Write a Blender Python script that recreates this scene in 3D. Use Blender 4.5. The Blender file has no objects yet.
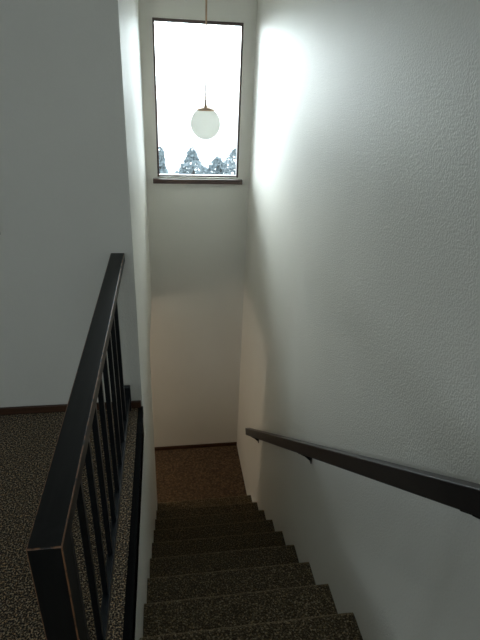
import bpy, bmesh, math, random
from mathutils import Vector, Matrix
random.seed(7)
S = bpy.context.scene
C = S.collection

# ------------------------------------------------------------------ camera
CAMP = Vector((.149, 0, 1.6)); PITCH, YAW, ROLL, FPX = .4631, -.1628, .0441, 490.07
fwd = Vector((-math.sin(YAW)*math.cos(PITCH), math.cos(YAW)*math.cos(PITCH), -math.sin(PITCH)))
rt = Vector((math.cos(YAW), math.sin(YAW), 0)); up = rt.cross(fwd)
r2 = math.cos(ROLL)*rt + math.sin(ROLL)*up; u2 = r2.cross(fwd)
cd = bpy.data.cameras.new('camera'); cam = bpy.data.objects.new('camera', cd); C.objects.link(cam)
cd.sensor_fit = 'VERTICAL'; cd.sensor_height = 36; cd.lens = FPX*36/640; cd.clip_start = .02; cd.clip_end = 300
cam.matrix_world = Matrix(((r2.x, u2.x, -fwd.x, CAMP.x), (r2.y, u2.y, -fwd.y, CAMP.y), (r2.z, u2.z, -fwd.z, CAMP.z), (0, 0, 0, 1)))
S.camera = cam

# ------------------------------------------------------------------ world: hazy bright sky, brightest low down
w = bpy.data.worlds.new('sky'); S.world = w; w.use_nodes = True
wt = w.node_tree; bg = wt.nodes['Background']
tc = wt.nodes.new('ShaderNodeTexCoord'); sx = wt.nodes.new('ShaderNodeSeparateXYZ'); rp = wt.nodes.new('ShaderNodeValToRGB')
wt.links.new(tc.outputs['Generated'], sx.inputs[0]); wt.links.new(sx.outputs['Z'], rp.inputs[0]); wt.links.new(rp.outputs[0], bg.inputs[0])
e = rp.color_ramp.elements
e[0].position = 0; e[0].color = (.85, .95, 1.0, 1)
e[1].position = .42; e[1].color = (.85, .95, 1.0, 1)
k = e.new(.68); k.color = (.28, .34, .40, 1)
SKY = 8.2
bg.inputs[1].default_value = SKY
# broad glow of the hidden sun behind the haze, high on the left beyond the window
GLOW_DIR = Vector((-.42, 1.0, .22)).normalized(); GLOW = 24.0
dp = wt.nodes.new('ShaderNodeVectorMath'); dp.operation = 'DOT_PRODUCT'; dp.inputs[1].default_value = GLOW_DIR
nv = wt.nodes.new('ShaderNodeVectorMath'); nv.operation = 'NORMALIZE'
pw = wt.nodes.new('ShaderNodeMath'); pw.operation = 'POWER'; pw.inputs[1].default_value = 8
mxm = wt.nodes.new('ShaderNodeMath'); mxm.operation = 'MAXIMUM'; mxm.inputs[1].default_value = 0
ml = wt.nodes.new('ShaderNodeMath'); ml.operation = 'MULTIPLY'; ml.inputs[1].default_value = GLOW
bg2 = wt.nodes.new('ShaderNodeBackground'); bg2.inputs[0].default_value = (.90, .98, 1.0, 1); ash = wt.nodes.new('ShaderNodeAddShader')
wt.links.new(tc.outputs['Generated'], nv.inputs[0]); wt.links.new(nv.outputs[0], dp.inputs[0]); wt.links.new(dp.outputs['Value'], mxm.inputs[0])
wt.links.new(mxm.outputs[0], pw.inputs[0]); wt.links.new(pw.outputs[0], ml.inputs[0]); wt.links.new(ml.outputs[0], bg2.inputs[1])
wt.links.new(bg.outputs[0], ash.inputs[0]); wt.links.new(bg2.outputs[0], ash.inputs[1]); wt.links.new(ash.outputs[0], wt.nodes['World Output'].inputs[0])

def portal(name, loc, rot, sx_, sy_):
    l = bpy.data.lights.new(name, 'AREA'); l.shape = 'RECTANGLE'; l.size = sx_; l.size_y = sy_
    l.cycles.is_portal = True
    o = bpy.data.objects.new(name, l); C.objects.link(o); o.location = loc; o.rotation_euler = rot
    return o
portal('window_daylight', (.442, 4.46, 1.38), (math.radians(-90), 0, 0), .70, 1.17)
portal('added_back_fill_portal', (-.15, -3.13, 1.55), (math.radians(90), 0, 0), 1.2, 1.1)  # sky portal for the back opening added as fill light
portal('hall_daylight', (-4.63, .25, 1.25), (math.radians(90), 0, math.radians(-90)), 1.1, .8)

vs = S.view_settings
vs.view_transform = 'Standard'; vs.look = 'None'; vs.exposure = 0.0; vs.gamma = 1; vs.use_curve_mapping = False

# warm lamp of the lower room, reached through the opening beside the landing
LAMP_W = 19
l = bpy.data.lights.new('lower_room_lamp', 'POINT'); l.energy = LAMP_W; l.color = (1, .84, .66); l.shadow_soft_size = .12
o = bpy.data.objects.new('lower_room_lamp', l); C.objects.link(o); o.location = (-1.5, 3.85, -.55)

# ------------------------------------------------------------------ materials
def mat(name):
    m = bpy.data.materials.new(name); m.use_nodes = True
    return m, m.node_tree, m.node_tree.nodes['Principled BSDF']
def noise(t, scale, detail=3, rough=.5, coord='Object'):
    c = t.nodes.new('ShaderNodeTexCoord'); n = t.nodes.new('ShaderNodeTexNoise')
    n.inputs['Scale'].default_value = scale; n.inputs['Detail'].default_value = detail; n.inputs['Roughness'].default_value = rough
    t.links.new(c.outputs[coord], n.inputs['Vector']); return n
def ramp(t, src, stops):
    r = t.nodes.new('ShaderNodeValToRGB'); t.links.new(src, r.inputs[0])
    el = r.color_ramp.elements
    while len(el) > 1: el.remove(el[-1])
    el[0].position, el[0].color = stops[0][0], (*stops[0][1], 1)
    for p, c in stops[1:]:
        q = el.new(p); q.color = (*c, 1)
    return r
def bump(t, b, h, strength, dist):
    n = t.nodes.new('ShaderNodeBump'); n.inputs['Strength'].default_value = strength; n.inputs['Distance'].default_value = dist
    t.links.new(h, n.inputs['Height']); t.links.new(n.outputs[0], b.inputs['Normal']); return n
def wall_material():
    m, t, b = mat('textured_wall_paint')
    n0 = noise(t, 2.3, 3); r = ramp(t, n0.outputs[0], [(.3, (.80, .775, .71)), (.7, (.83, .805, .74))])
    t.links.new(r.outputs[0], b.inputs['Base Color'])
    b.inputs['Roughness'].default_value = .5; b.inputs['Specular IOR Level'].default_value = .4
    n1 = noise(t, 150, 2, .5); r1 = ramp(t, n1.outputs[0], [(.40, (0, 0, 0)), (.62, (1, 1, 1))])
    n2 = noise(t, 60, 2); ad = t.nodes.new('ShaderNodeMath'); ad.operation = 'MULTIPLY_ADD'
    t.links.new(n2.outputs[0], ad.inputs[0]); ad.inputs[1].default_value = 1.0; t.links.new(r1.outputs[0], ad.inputs[2])
    bump(t, b, ad.outputs[0], .42, .0015)
    return m
def plain(name, col, rough=.5, metal=0, nscale=25, var=.15, bmp=0):
    m, t, b = mat(name); n = noise(t, nscale, 4)
    r = ramp(t, n.outputs[0], [(.3, tuple(c*(1-var) for c in col)), (.7, tuple(min(1, c*(1+var)) for c in col))])
    t.links.new(r.outputs[0], b.inputs['Base Color']); b.inputs['Roughness'].default_value = rough; b.inputs['Metallic'].default_value = metal
    if bmp: bump(t, b, n.outputs[0], .4, bmp)
    return m
def carpet(name, stops, scale):
    m, t, b = mat(name)
    n = noise(t, scale, 2, .6); r = ramp(t, n.outputs[0], stops)
    n2 = noise(t, 90, 4, .8); r2_ = ramp(t, n2.outputs[0], [(.38, (.72, .76, .84)), (.5, (1, 1, 1)), (.62, (1.25, .98, .66))])
    mx = t.nodes.new('ShaderNodeMix'); mx.data_type = 'RGBA'; mx.blend_type = 'MULTIPLY'; mx.inputs[0].default_value = 1
    t.links.new(r.outputs[0], mx.inputs[6]); t.links.new(r2_.outputs[0], mx.inputs[7]); t.links.new(mx.outputs[2], b.inputs['Base Color'])
    b.inputs['Roughness'].default_value = 1; b.inputs['Specular IOR Level'].default_value = .05
    b.inputs['Sheen Weight'].default_value = .15; b.inputs['Sheen Roughness'].default_value = .6
    n3 = noise(t, scale*1.2, 2); bump(t, b, n3.outputs[0], .9, .006)
    return m
def wood(name, c0, c1, rough, along='Y'):
    m, t, b = mat(name); c = t.nodes.new('ShaderNodeTexCoord'); mp = t.nodes.new('ShaderNodeMapping')
    sc = {'X': (3, 60, 60), 'Y': (60, 3, 60), 'Z': (60, 60, 3)}[along]; mp.inputs['Scale'].default_value = sc
    n = t.nodes.new('ShaderNodeTexNoise'); n.inputs['Scale'].default_value = 1; n.inputs['Detail'].default_value = 5
    t.links.new(c.outputs['Object'], mp.inputs[0]); t.links.new(mp.outputs[0], n.inputs['Vector'])
    r = ramp(t, n.outputs[0], [(.3, c0), (.7, c1)]); t.links.new(r.outputs[0], b.inputs['Base Color'])
    b.inputs['Roughness'].default_value = rough; bump(t, b, n.outputs[0], .25, .001)
    return m
def worn(name, paint, bare, thr):
    m, t, b = mat(name); n = noise(t, 30, 5, .65)
    r = ramp(t, n.outputs[0], [(thr, paint), (thr+.08, bare)]); t.links.new(r.outputs[0], b.inputs['Base Color'])
    b.inputs['Roughness'].default_value = .45
    return m
M_WALL = wall_material()
M_CEIL = plain('ceiling_paint', (.72, .72, .68), .9, 0, 60, .03, .002)
SP = [(.40, (.006, .005, .004)), (.48, (.038, .026, .016)), (.54, (.15, .105, .062)), (.62, (.52, .41, .27))]
M_CARP = carpet('speckled_berber_carpet', SP, 165)
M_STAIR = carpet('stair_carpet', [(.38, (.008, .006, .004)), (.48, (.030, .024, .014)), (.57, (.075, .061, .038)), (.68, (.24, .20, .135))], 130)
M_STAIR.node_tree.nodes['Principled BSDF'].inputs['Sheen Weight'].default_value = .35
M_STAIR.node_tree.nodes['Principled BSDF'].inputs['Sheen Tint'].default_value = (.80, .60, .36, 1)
M_LAND = carpet('landing_carpet', [(.36, (.048, .027, .013)), (.5, (.088, .054, .028)), (.66, (.15, .097, .052))], 55)
M_BASE = wood('brown_stained_wood', (.040, .018, .010), (.095, .042, .022), .4, 'X')
M_FRAME = wood('window_brown_wood', (.085, .050, .042), (.14, .085, .070), .35, 'X')
M_RAILB = wood('black_painted_wood', (.003, .0032, .0036), (.009, .0095, .010), .38, 'Y')
M_POSTB = wood('black_painted_post_wood', (.003, .0032, .0036), (.008, .0085, .009), .42, 'Z')
M_WORN = worn('worn_paint_edge', (.02, .015, .012), (.22, .10, .045), .40)
M_METAL = plain('black_painted_steel', (.008, .011, .015), .34, .1, 40, .2)
M_TRIM = plain('black_edge_trim', (.004, .004, .004), .9, 0, 40, .2)
for q in (M_RAILB, M_POSTB): q.node_tree.nodes['Principled BSDF'].inputs['Specular IOR Level'].default_value = .28
M_TRIM.node_tree.nodes['Principled BSDF'].inputs['Specular IOR Level'].default_value = .08
M_HAND = wood('dark_stained_handrail_wood', (.006, .004, .005), (.014, .010, .011), .36, 'Y')
M_BRKT = plain('dark_bronze_bracket', (.014, .012, .011), .4, .6)
M_BRASS = plain('antique_brass', (.58, .40, .27), .4, .5)
M_WHITE = plain('white_vinyl', (.75, .75, .75), .4)
m, t, b = mat('opal_globe_glass')
b.inputs['Base Color'].default_value = (.86, .90, .88, 1); b.inputs['Roughness'].default_value = .25
b.inputs['Subsurface Weight'].default_value = 0
tr = t.nodes.new('ShaderNodeBsdfTranslucent'); tr.inputs[0].default_value = (.95, .95, .92, 1)
mx = t.nodes.new('ShaderNodeMixShader'); mx.inputs[0].default_value = .68
t.links.new(b.outputs[0], mx.inputs[1]); t.links.new(tr.outputs[0], mx.inputs[2]); t.links.new(mx.outputs[0], t.nodes['Material Output'].inputs[0])
M_OPAL = m
m, t, b = mat('clear_window_glass')
tp = t.nodes.new('ShaderNodeBsdfTransparent'); tp.inputs[0].default_value = (.95, .97, .97, 1)
gl = t.nodes.new('ShaderNodeBsdfGlossy'); gl.inputs['Roughness'].default_value = .02
mx = t.nodes.new('ShaderNodeMixShader'); fr = t.nodes.new('ShaderNodeFresnel'); fr.inputs[0].default_value = 1.45
t.links.new(fr.outputs[0], mx.inputs[0]); t.links.new(tp.outputs[0], mx.inputs[1]); t.links.new(gl.outputs[0], mx.inputs[2]); t.links.new(mx.outputs[0], t.nodes['Material Output'].inputs[0])
M_GLASS = m
M_LEAF = plain('blue_green_foliage', (.12, .145, .155), .8, 0, 6, .35)
M_BARK = plain('tree_bark', (.06, .05, .045), .9)
M_GROUND = plain('pale_yard_concrete', (.75, .75, .73), .9, 0, 1.2, .08)
M_EXT = plain('outside_stucco', (.55, .54, .5), .9)

# ------------------------------------------------------------------ mesh helpers
def bx(bm, x0, x1, y0, y1, z0, z1, bev=0, seg=2, mi=None):
    r = bmesh.ops.create_cube(bm, size=1)
    for v in r['verts']:
        v.co = Vector(((x0+x1)/2+v.co.x*(x1-x0), (y0+y1)/2+v.co.y*(y1-y0), (z0+z1)/2+v.co.z*(z1-z0)))
    if bev:
        ed = list({e for v in r['verts'] for e in v.link_edges})
        q = bmesh.ops.bevel(bm, geom=ed, offset=bev, segments=seg, affect='EDGES', profile=.5)
        if mi is not None:
            for f in q['faces']: f.material_index = mi
def bar(bm, p, q, wx, wz, bev=0, mi=None):
    """square section beam from p to q; wx across (world X-ish), wz the other way"""
    p, q = Vector(p), Vector(q); d = (q-p); L = d.length; d.normalize()
    side = Vector((1, 0, 0)); 
    if abs(d.x) > .9: side = Vector((0, 1, 0))
    side = (side - side.dot(d)*d).normalized(); nn = side.cross(d)
    nb = bmesh.new(); bx(nb, -wx/2, wx/2, 0, L, -wz/2, wz/2, bev, 2, mi)
    mtx = Matrix(((side.x, d.x, nn.x, p.x), (side.y, d.y, nn.y, p.y), (side.z, d.z, nn.z, p.z), (0, 0, 0, 1)))
    nb.transform(mtx); me = bpy.data.meshes.new('tmp'); nb.to_mesh(me); bm.from_mesh(me); nb.free(); bpy.data.meshes.remove(me)
def tube(bm, pts, rad, n=14):
    rings = []
    for i, p in enumerate(pts):
        p = Vector(p); a = Vector(pts[max(i-1, 0)]); c = Vector(pts[min(i+1, len(pts)-1)]); d = (c-a).normalized()
        s = d.cross(Vector((0, 0, 1))); s = s.normalized() if s.length > .01 else Vector((1, 0, 0)); q = d.cross(s)
        r = rad[i] if isinstance(rad, (list, tuple)) else rad
        rings.append([bm.verts.new(p + (s*math.cos(2*math.pi*j/n)+q*math.sin(2*math.pi*j/n))*r) for j in range(n)])
    for A, B in zip(rings, rings[1:]):
        for j in range(n): bm.faces.new((A[j], A[(j+1) % n], B[(j+1) % n], B[j]))
    bm.faces.new(rings[0]); bm.faces.new(rings[-1])
def lathe(bm, prof, cx, cy, n=48):
    rings = []
    for r, z in prof:
        if r < 1e-5: rings.append([bm.verts.new((cx, cy, z))])
        else: rings.append([bm.verts.new((cx+r*math.cos(2*math.pi*j/n), cy+r*math.sin(2*math.pi*j/n), z)) for j in range(n)])
    for A, B in zip(rings, rings[1:]):
        for j in range(n):
            k = (j+1) % n
            if len(A) == 1 and len(B) == 1: continue
            if len(A) == 1: bm.faces.new((A[0], B[k], B[j]))
            elif len(B) == 1: bm.faces.new((A[j], A[k], B[0]))
            else: bm.faces.new((A[j], A[k], B[k], B[j]))
def obj(name, bm, m, parent=None, smooth=False, loc=None):
    bmesh.ops.recalc_face_normals(bm, faces=bm.faces)
    if parent is not None:
        pl = parent.matrix_basis.translation.copy()
        if parent.parent is not None: pl += parent.parent.matrix_basis.translation
        bm.transform(Matrix.Translation(-pl))
    me = bpy.data.meshes.new(name); bm.to_mesh(me); bm.free()
    for x in (m if isinstance(m, (list, tuple)) else [m]): me.materials.append(x)
    if smooth:
        for p in me.polygons: p.use_smooth = True
    o = bpy.data.objects.new(name, me); C.objects.link(o); o.parent = parent
    return o
def empty(name, loc, label, cat, group=None):
    o = bpy.data.objects.new(name, None); C.objects.link(o); o.location = loc; o.empty_display_size = .1
    o['label'] = label; o['category'] = cat
    if group: o['group'] = group
    return o
def struct(name, bm, m, smooth=False):
    o = obj(name, bm, m, None, smooth); o['kind'] = 'structure'; return o
def box_struct(name, m, *a, bev=0):
    bm = bmesh.new(); bx(bm, *a, bev); return struct(name, bm, m)

# ------------------------------------------------------------------ dimensions
W, D, L, YW = .885, 4.327, 2.1904, 2.176
ST, SR, SY, SZ = .2727, .1992, 3.395, -1.995        # tread, riser, lowest nosing
TOPY = SY - 10*ST                                    # edge of the upper floor
CE = 2.45
BX, BY = -4.5, -3.0                                  # hall: left and back limits
HZ, OY = -.335, 3.38                                 # opening beside the landing: header height and near jamb

# ------------------------------------------------------------------ room shell
box_struct('wall_right', M_WALL, W, W+.14, BY-.14, D+.14, -L-.15, CE)
bm = bmesh.new(); WX0, WX1, WZ0, WZ1 = .095, .789, .798, 1.960   # window opening
def holed(bm, x0, x1, z0, z1, hx0, hx1, hz0, hz1, y0, y1):
    xs = [x0, hx0, hx1, x1]; zs = [z0, hz0, hz1, z1]
    for y in (y0, y1):
        g = [[bm.verts.new((x, y, z)) for z in zs] for x in xs]
        for i in range(3):
            for j in range(3):
                if (i, j) != (1, 1): bm.faces.new((g[i][j], g[i+1][j], g[i+1][j+1], g[i][j+1]))
        if y == y0: g0 = g
    def q(a, b_): bm.faces.new((g0[a[0]][a[1]], g0[b_[0]][b_[1]], g[b_[0]][b_[1]], g[a[0]][a[1]]))
    loop = [(1, 1), (2, 1), (2, 2), (1, 2)]
    for a, b_ in zip(loop, loop[1:]+loop[:1]): q(a, b_)
    out = [(0, 0), (1, 0), (2, 0), (3, 0), (3, 1), (3, 2), (3, 3), (2, 3), (1, 3), (0, 3), (0, 2), (0, 1)]
    for a, b_ in zip(out, out[1:]+out[:1]): q(a, b_)
holed(bm, BX-.14, W, -L-.15, CE, WX0, WX1, WZ0, WZ1, D, D+.14)
struct('wall_end', bm, M_WALL)
BW = (-.70, .40, 1.05, 2.05)  # unseen opening behind the camera, added to let in fill light
bm = bmesh.new(); holed(bm, BX-.14, W, -L-.15, CE, *BW, BY-.14, BY); struct('wall_back', bm, M_WALL)
SWAP = Matrix(((0, 1, 0, 0), (1, 0, 0, 0), (0, 0, 1, 0), (0, 0, 0, 1)))
HW = (-.30, .80, .85, 1.65)
bm = bmesh.new(); holed(bm, BY, D, -L-.15, CE, *HW, BX-.14, BX); bm.transform(SWAP)
struct('wall_hall_left', bm, M_WALL)
box_struct('wall_left', M_WALL, BX, 0, YW, YW+.13, 0, CE)                       # faces the camera, behind the railing
# side of the stairwell: upper wall, low part under the hall floor, header over the opening: one mesh
bm = bmesh.new(); pts = [(TOPY-.02, -L-.15), (OY, -L-.15), (OY, HZ), (D, HZ), (D, CE), (YW+.13, CE), (YW+.13, 0), (YW+.13, -.02), (TOPY-.02, -.02)]
a = [bm.verts.new((0, y, z)) for y, z in pts]; c = [bm.verts.new((-.13, y, z)) for y, z in pts]
bm.faces.new(a); bm.faces.new(c[::-1])
for i in range(len(pts)):
    j = (i+1) % len(pts); bm.faces.new((a[i], a[j], c[j], c[i]))
struct('wall_stairwell_left', bm, M_WALL)
box_struct('ceiling', M_CEIL, BX-.14, W+.14, BY-.14, D+.14, CE, CE+.12)
# hall floor (L shape) with its carpet
bm = bmesh.new(); bx(bm, BX, 0, BY, YW, -.20, 0); bx(bm, 0, W, BY, TOPY-.03, -.20, -.002)
struct('floor', bm, M_CARP)
box_struct('floor', M_LAND, BX, W, .3, D, -L-.15, -L)                            # lower floor and landing
box_struct('ceiling', M_CEIL, BX, -.13, YW, D, -.20, -.08)                       # ceiling of the lower room
box_struct('wall_lower_near', M_WALL, BX, -.13, 2.0, YW, -L, -.20)
# black trim along the floor edge, brown baseboards
box_struct('trim_1', M_TRIM, -.022, .004, TOPY-.02, YW-.001, -.045, .003, bev=.002)
box_struct('baseboard_left', M_BASE, BX, -.006, YW-.014, YW-.0005, 0, .042, bev=.003)
box_struct('baseboard_end', M_BASE, -.10, W-.001, D-.013, D-.0005, -L, -L+.045, bev=.003)
box_struct('baseboard_hall_right', M_BASE, W-.013, W-.0005, BY+.02, TOPY-.05, 0, .05, bev=.003)

# ------------------------------------------------------------------ window in the end wall
def window(n, x0, x1, z0, z1, yi, s, swap=False):
    """s=+1: outside towards +Y"""
    wn = bpy.data.objects.new('window_%d' % n, None); C.objects.link(wn); wn['kind'] = 'structure'
    wn.location = (yi, (x0+x1)/2, z0) if swap else ((x0+x1)/2, yi, z0)
    fy0, fy1 = yi+s*.012, yi+s*.075; ya, yb = min(fy0, fy1), max(fy0, fy1); t_ = .016
    bm = bmesh.new(); T = .0005
    bx(bm, x0+T, x0+t_, ya, yb, z0+T, z1-T, .002); bx(bm, x1-t_, x1-T, ya, yb, z0+T, z1-T, .002)
    bx(bm, x0+t_, x1-t_, ya, yb, z1-t_-.006, z1-T, .002); bx(bm, x0+t_, x1-t_, ya+.02, yb, z0+T, z0+.012, .002)
    if swap: bm.transform(SWAP)
    obj('window_frame', bm, M_FRAME, wn)
    bm = bmesh.new(); g = yi+s*.06; bx(bm, x0+.008, x1-.008, g-.002, g+.002, z0+.006, z1-.01)
    if swap: bm.transform(SWAP)
    obj('pane', bm, M_GLASS, wn)
    bm = bmesh.new(); a_, b_ = min(yi-s*.045, yi-s*.0005), max(yi-s*.045, yi-s*.0005)
    bx(bm, x0-.038, x1+.032, a_, b_, z0-.048, z0-.010, .003)
    if swap: bm.transform(SWAP)
    obj('window_sill', bm, M_FRAME, wn)
    return wn
window(1, WX0, WX1, WZ0, WZ1, D, 1)
window(2, *HW, BX, -1, True)
window(3, *BW, BY, -1)  # added window, out of view, brightens the end wall and hall
box_struct('added_eave', M_EXT, -3.5, W+.6, D+.14, D+.75, CE+.02, CE+.14)            # unseen eave, added outside to cut off high sky light

# ------------------------------------------------------------------ carpeted staircase
st = empty('staircase', (W/2, SY, -L), 'carpeted straight staircase descending to the brown landing', 'stairs')
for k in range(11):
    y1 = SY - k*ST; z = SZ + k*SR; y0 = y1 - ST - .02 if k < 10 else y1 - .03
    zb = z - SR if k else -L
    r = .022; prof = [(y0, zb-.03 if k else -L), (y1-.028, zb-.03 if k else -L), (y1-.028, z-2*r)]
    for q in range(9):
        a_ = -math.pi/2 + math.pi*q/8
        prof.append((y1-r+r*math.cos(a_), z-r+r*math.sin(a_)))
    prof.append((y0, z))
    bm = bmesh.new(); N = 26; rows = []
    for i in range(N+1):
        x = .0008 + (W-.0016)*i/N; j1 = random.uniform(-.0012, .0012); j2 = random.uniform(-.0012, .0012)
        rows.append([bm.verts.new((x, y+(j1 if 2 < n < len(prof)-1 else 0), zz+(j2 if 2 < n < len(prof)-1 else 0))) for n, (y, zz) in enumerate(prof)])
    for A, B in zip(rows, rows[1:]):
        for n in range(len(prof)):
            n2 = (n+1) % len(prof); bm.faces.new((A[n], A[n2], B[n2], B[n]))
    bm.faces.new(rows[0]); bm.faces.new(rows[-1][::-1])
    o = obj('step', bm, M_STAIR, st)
    for p in o.data.polygons: p.use_smooth = 2 < 99 and abs(p.normal.x) < .5 and p.normal.z < .999 and p.normal.y > -.5

# ------------------------------------------------------------------ guard railing on the hall floor
RX0, RX1, RY0, RZ = -.101, -.040, .618, .857
rl = empty('stair_guard_railing', ((RX0+RX1)/2, RY0, 0), 'black guard railing with worn edges along the open side of the hall floor', 'railing')
def edge_bev(bm, keep, off=.0024):
    ed = [e for e in bm.edges if keep((e.verts[0].co+e.verts[1].co)/2)]
    for f in bmesh.ops.bevel(bm, geom=ed, offset=off, segments=2, affect='EDGES', profile=.5)['faces']: f.material_index = 1
PY = RY0+.056
bm = bmesh.new(); bx(bm, RX0, RX1, PY, YW-.0005, RZ-.040, RZ)
edge_bev(bm, lambda c: PY+.01 < c.y < YW-.01)
obj('top_rail', bm, [M_RAILB, M_WORN], rl)
bm = bmesh.new(); bx(bm, RX0, RX1, RY0, PY, 0, RZ)
edge_bev(bm, lambda c: (c.y < PY-.01 and c.z > .01) )
obj('newel_post', bm, [M_POSTB, M_WORN], rl)
bm = bmesh.new(); bx(bm, -.083, -.059, RY0+.056, YW-.015, .062, .092, .002)
obj('bottom_rail', bm, M_METAL, rl)
bm = bmesh.new(); bx(bm, -.088, -.055, YW-.036, YW-.0145, .045, .150, .003); bx(bm, -.084, -.058, YW-.034, YW-.016, 0, .05, .002)
obj('wall_bracket', bm, M_METAL, rl)
for k in range(9):
    y = 1.95 - .148*k
    bm = bmesh.new(); bx(bm, -.081, -.064, y-.0095, y+.0095, .0915, RZ-.0395, .0015)
    obj('baluster', bm, M_METAL, rl)

rl.location.x -= .004; rl.rotation_euler.z = -.0035

# ------------------------------------------------------------------ handrail on the right wall
def hz(y): return -1.259 + (3.478-y)*.7464           # height of the rail's front top edge
hr = empty('wall_handrail', (W, 2.0, hz(2.0)), 'dark brown square handrail on the textured right wall', 'handrail')
sl = Vector((0, -1, .7464)).normalized(); nn = Vector((0, .7464, 1)).normalized()
TH = .061; HX0, HX1 = .812, .856
bm = bmesh.new()
p0 = Vector(((HX0+HX1)/2, 3.478, hz(3.478))) - nn*TH/2; p1 = Vector(((HX0+HX1)/2, .50, hz(.50))) - nn*TH/2
bar(bm, p0, p1, HX1-HX0, TH, .004)
obj('rail', bm, M_HAND, hr)
for y in (3.22, 1.93, .72):
    bm = bmesh.new(); base = Vector((.834, y, hz(y))) - nn*TH*1.25
    z0 = hz(y) - TH*1.27
    bar(bm, Vector((.834, y+.03, hz(y+.03)-TH*1.28)), Vector((.834, y-.03, hz(y-.03)-TH*1.28)), .030, .005, .001)
    tri = [(.824, z0-.002), (.858, z0-.002), (.8845, z0-.018), (.8845, z0-.052), (.868, z0-.040), (.846, z0-.016)]
    A = [bm.verts.new((x, y-.007, z)) for x, z in tri]; B = [bm.verts.new((x, y+.007, z)) for x, z in tri]
    bm.faces.new(A); bm.faces.new(B[::-1])
    for q in range(6): bm.faces.new((A[q], A[(q+1) % 6], B[(q+1) % 6], B[q]))
    bx(bm, .8795, .8845, y-.016, y+.016, z0-.062, z0-.006, .0015)
    obj('bracket', bm, M_BRKT, hr)

# ------------------------------------------------------------------ globe pendant lamp
GX, GY, GZ, GR = .447, 3.68, 1.286, .105
pl = empty('globe_pendant_lamp', (GX, GY, GZ), 'white opal globe pendant lamp hanging before the bright window', 'lamp')
bm = bmesh.new(); n = 28; a0 = math.radians(33)
lathe(bm, [(GR*math.sin(a0+(math.pi-a0)*i/n), GZ+GR*math.cos(a0+(math.pi-a0)*i/n)) for i in range(n)] + [(0, GZ-GR)], GX, GY)
obj('globe_shade', bm, M_OPAL, pl, True)
bm = bmesh.new(); zt = GZ+GR*math.cos(a0)
lathe(bm, [(0, zt-.004), (.060, zt-.004), (.062, zt), (.058, zt+.006), (.040, zt+.014), (.020, zt+.021), (.011, zt+.024), (.010, zt+.034), (.006, zt+.036), (0, zt+.036)], GX, GY)
obj('cap', bm, M_BRASS, pl, True)
bm = bmesh.new(); tube(bm, [(GX, GY, zt+.034), (GX, GY, CE-.02)], .006, 10)
obj('stem', bm, M_BRASS, pl, True)
bm = bmesh.new(); lathe(bm, [(0, CE-.0005), (.062, CE-.0005), (.060, CE-.010), (.030, CE-.026), (0, CE-.028)], GX, GY)
obj('ceiling_canopy', bm, M_BRASS, pl, True)

# ------------------------------------------------------------------ wall plate at the picture's left edge
sw = empty('light_switch', (-.60, YW, .965), 'small brown light switch plate on the grey wall left of the railing', 'light switch')
bm = bmesh.new(); bx(bm, -.627, -.5545, YW-.006, YW-.0003, .945, 1.06, .002); obj('cover_plate', bm, M_BASE, sw)
bm = bmesh.new(); bx(bm, -.597, -.585, YW-.014, YW-.0062, .990, 1.015, .002); obj('toggle', bm, M_BASE, sw)

# ------------------------------------------------------------------ outside: pale ground and trees
box_struct('ground', M_GROUND, -60, 60, D+.2, 90, -2.45, -2.30)
def tree(x, y, ztop, rad, h, label, seed):
    rnd = random.Random(seed)
    t_ = empty('tree', (x, y, -2.30), label, 'tree', 'bluish trees outside the window')
    bm = bmesh.new(); tube(bm, [(x, y, -2.30), (x+.05, y, -1.2), (x, y, ztop-.5)], [.13, .10, .03], 10)
    obj('trunk', bm, M_BARK, t_, True)
    bm = bmesh.new()
    for i in range(1500):
        f = rnd.random()**.7; z = ztop - h*f; rr = rad*(min(1, f*3)**.5)*(.85+.3*math.sin(9*f+seed)) * rnd.uniform(.3, 1)**.5; a_ = rnd.uniform(0, 6.283)
        p = Vector((x+rr*math.cos(a_), y+rr*math.sin(a_), z)); s = rnd.uniform(.04, .10)
        d1 = Vector((rnd.uniform(-1, 1), rnd.uniform(-1, 1), rnd.uniform(-1, 1))).normalized(); d2 = d1.orthogonal().normalized()
        bm.faces.new([bm.verts.new(p+d1*s), bm.verts.new(p+d2*s*.5), bm.verts.new(p-d1*s), bm.verts.new(p-d2*s*.5)])
    obj('crown', bm, M_LEAF, t_)
TREES = [(.069, 13.5, -.15, .26, 2.0, "bluish tree outside at the window's lower left corner, left of the bright gap"),
         (.98, 15, -.33, .45, 2.0, "bluish tree outside below the globe lamp, right of the bright gap"),
         (1.95, 17, -.88, .42, 1.5, "lowest pale tree outside, second from the window's right edge"),
         (2.32, 15, -.30, .42, 2.0, "bluish tree outside at the window's lower right corner")]
for i, a_ in enumerate(TREES): tree(*a_, seed=i+3)
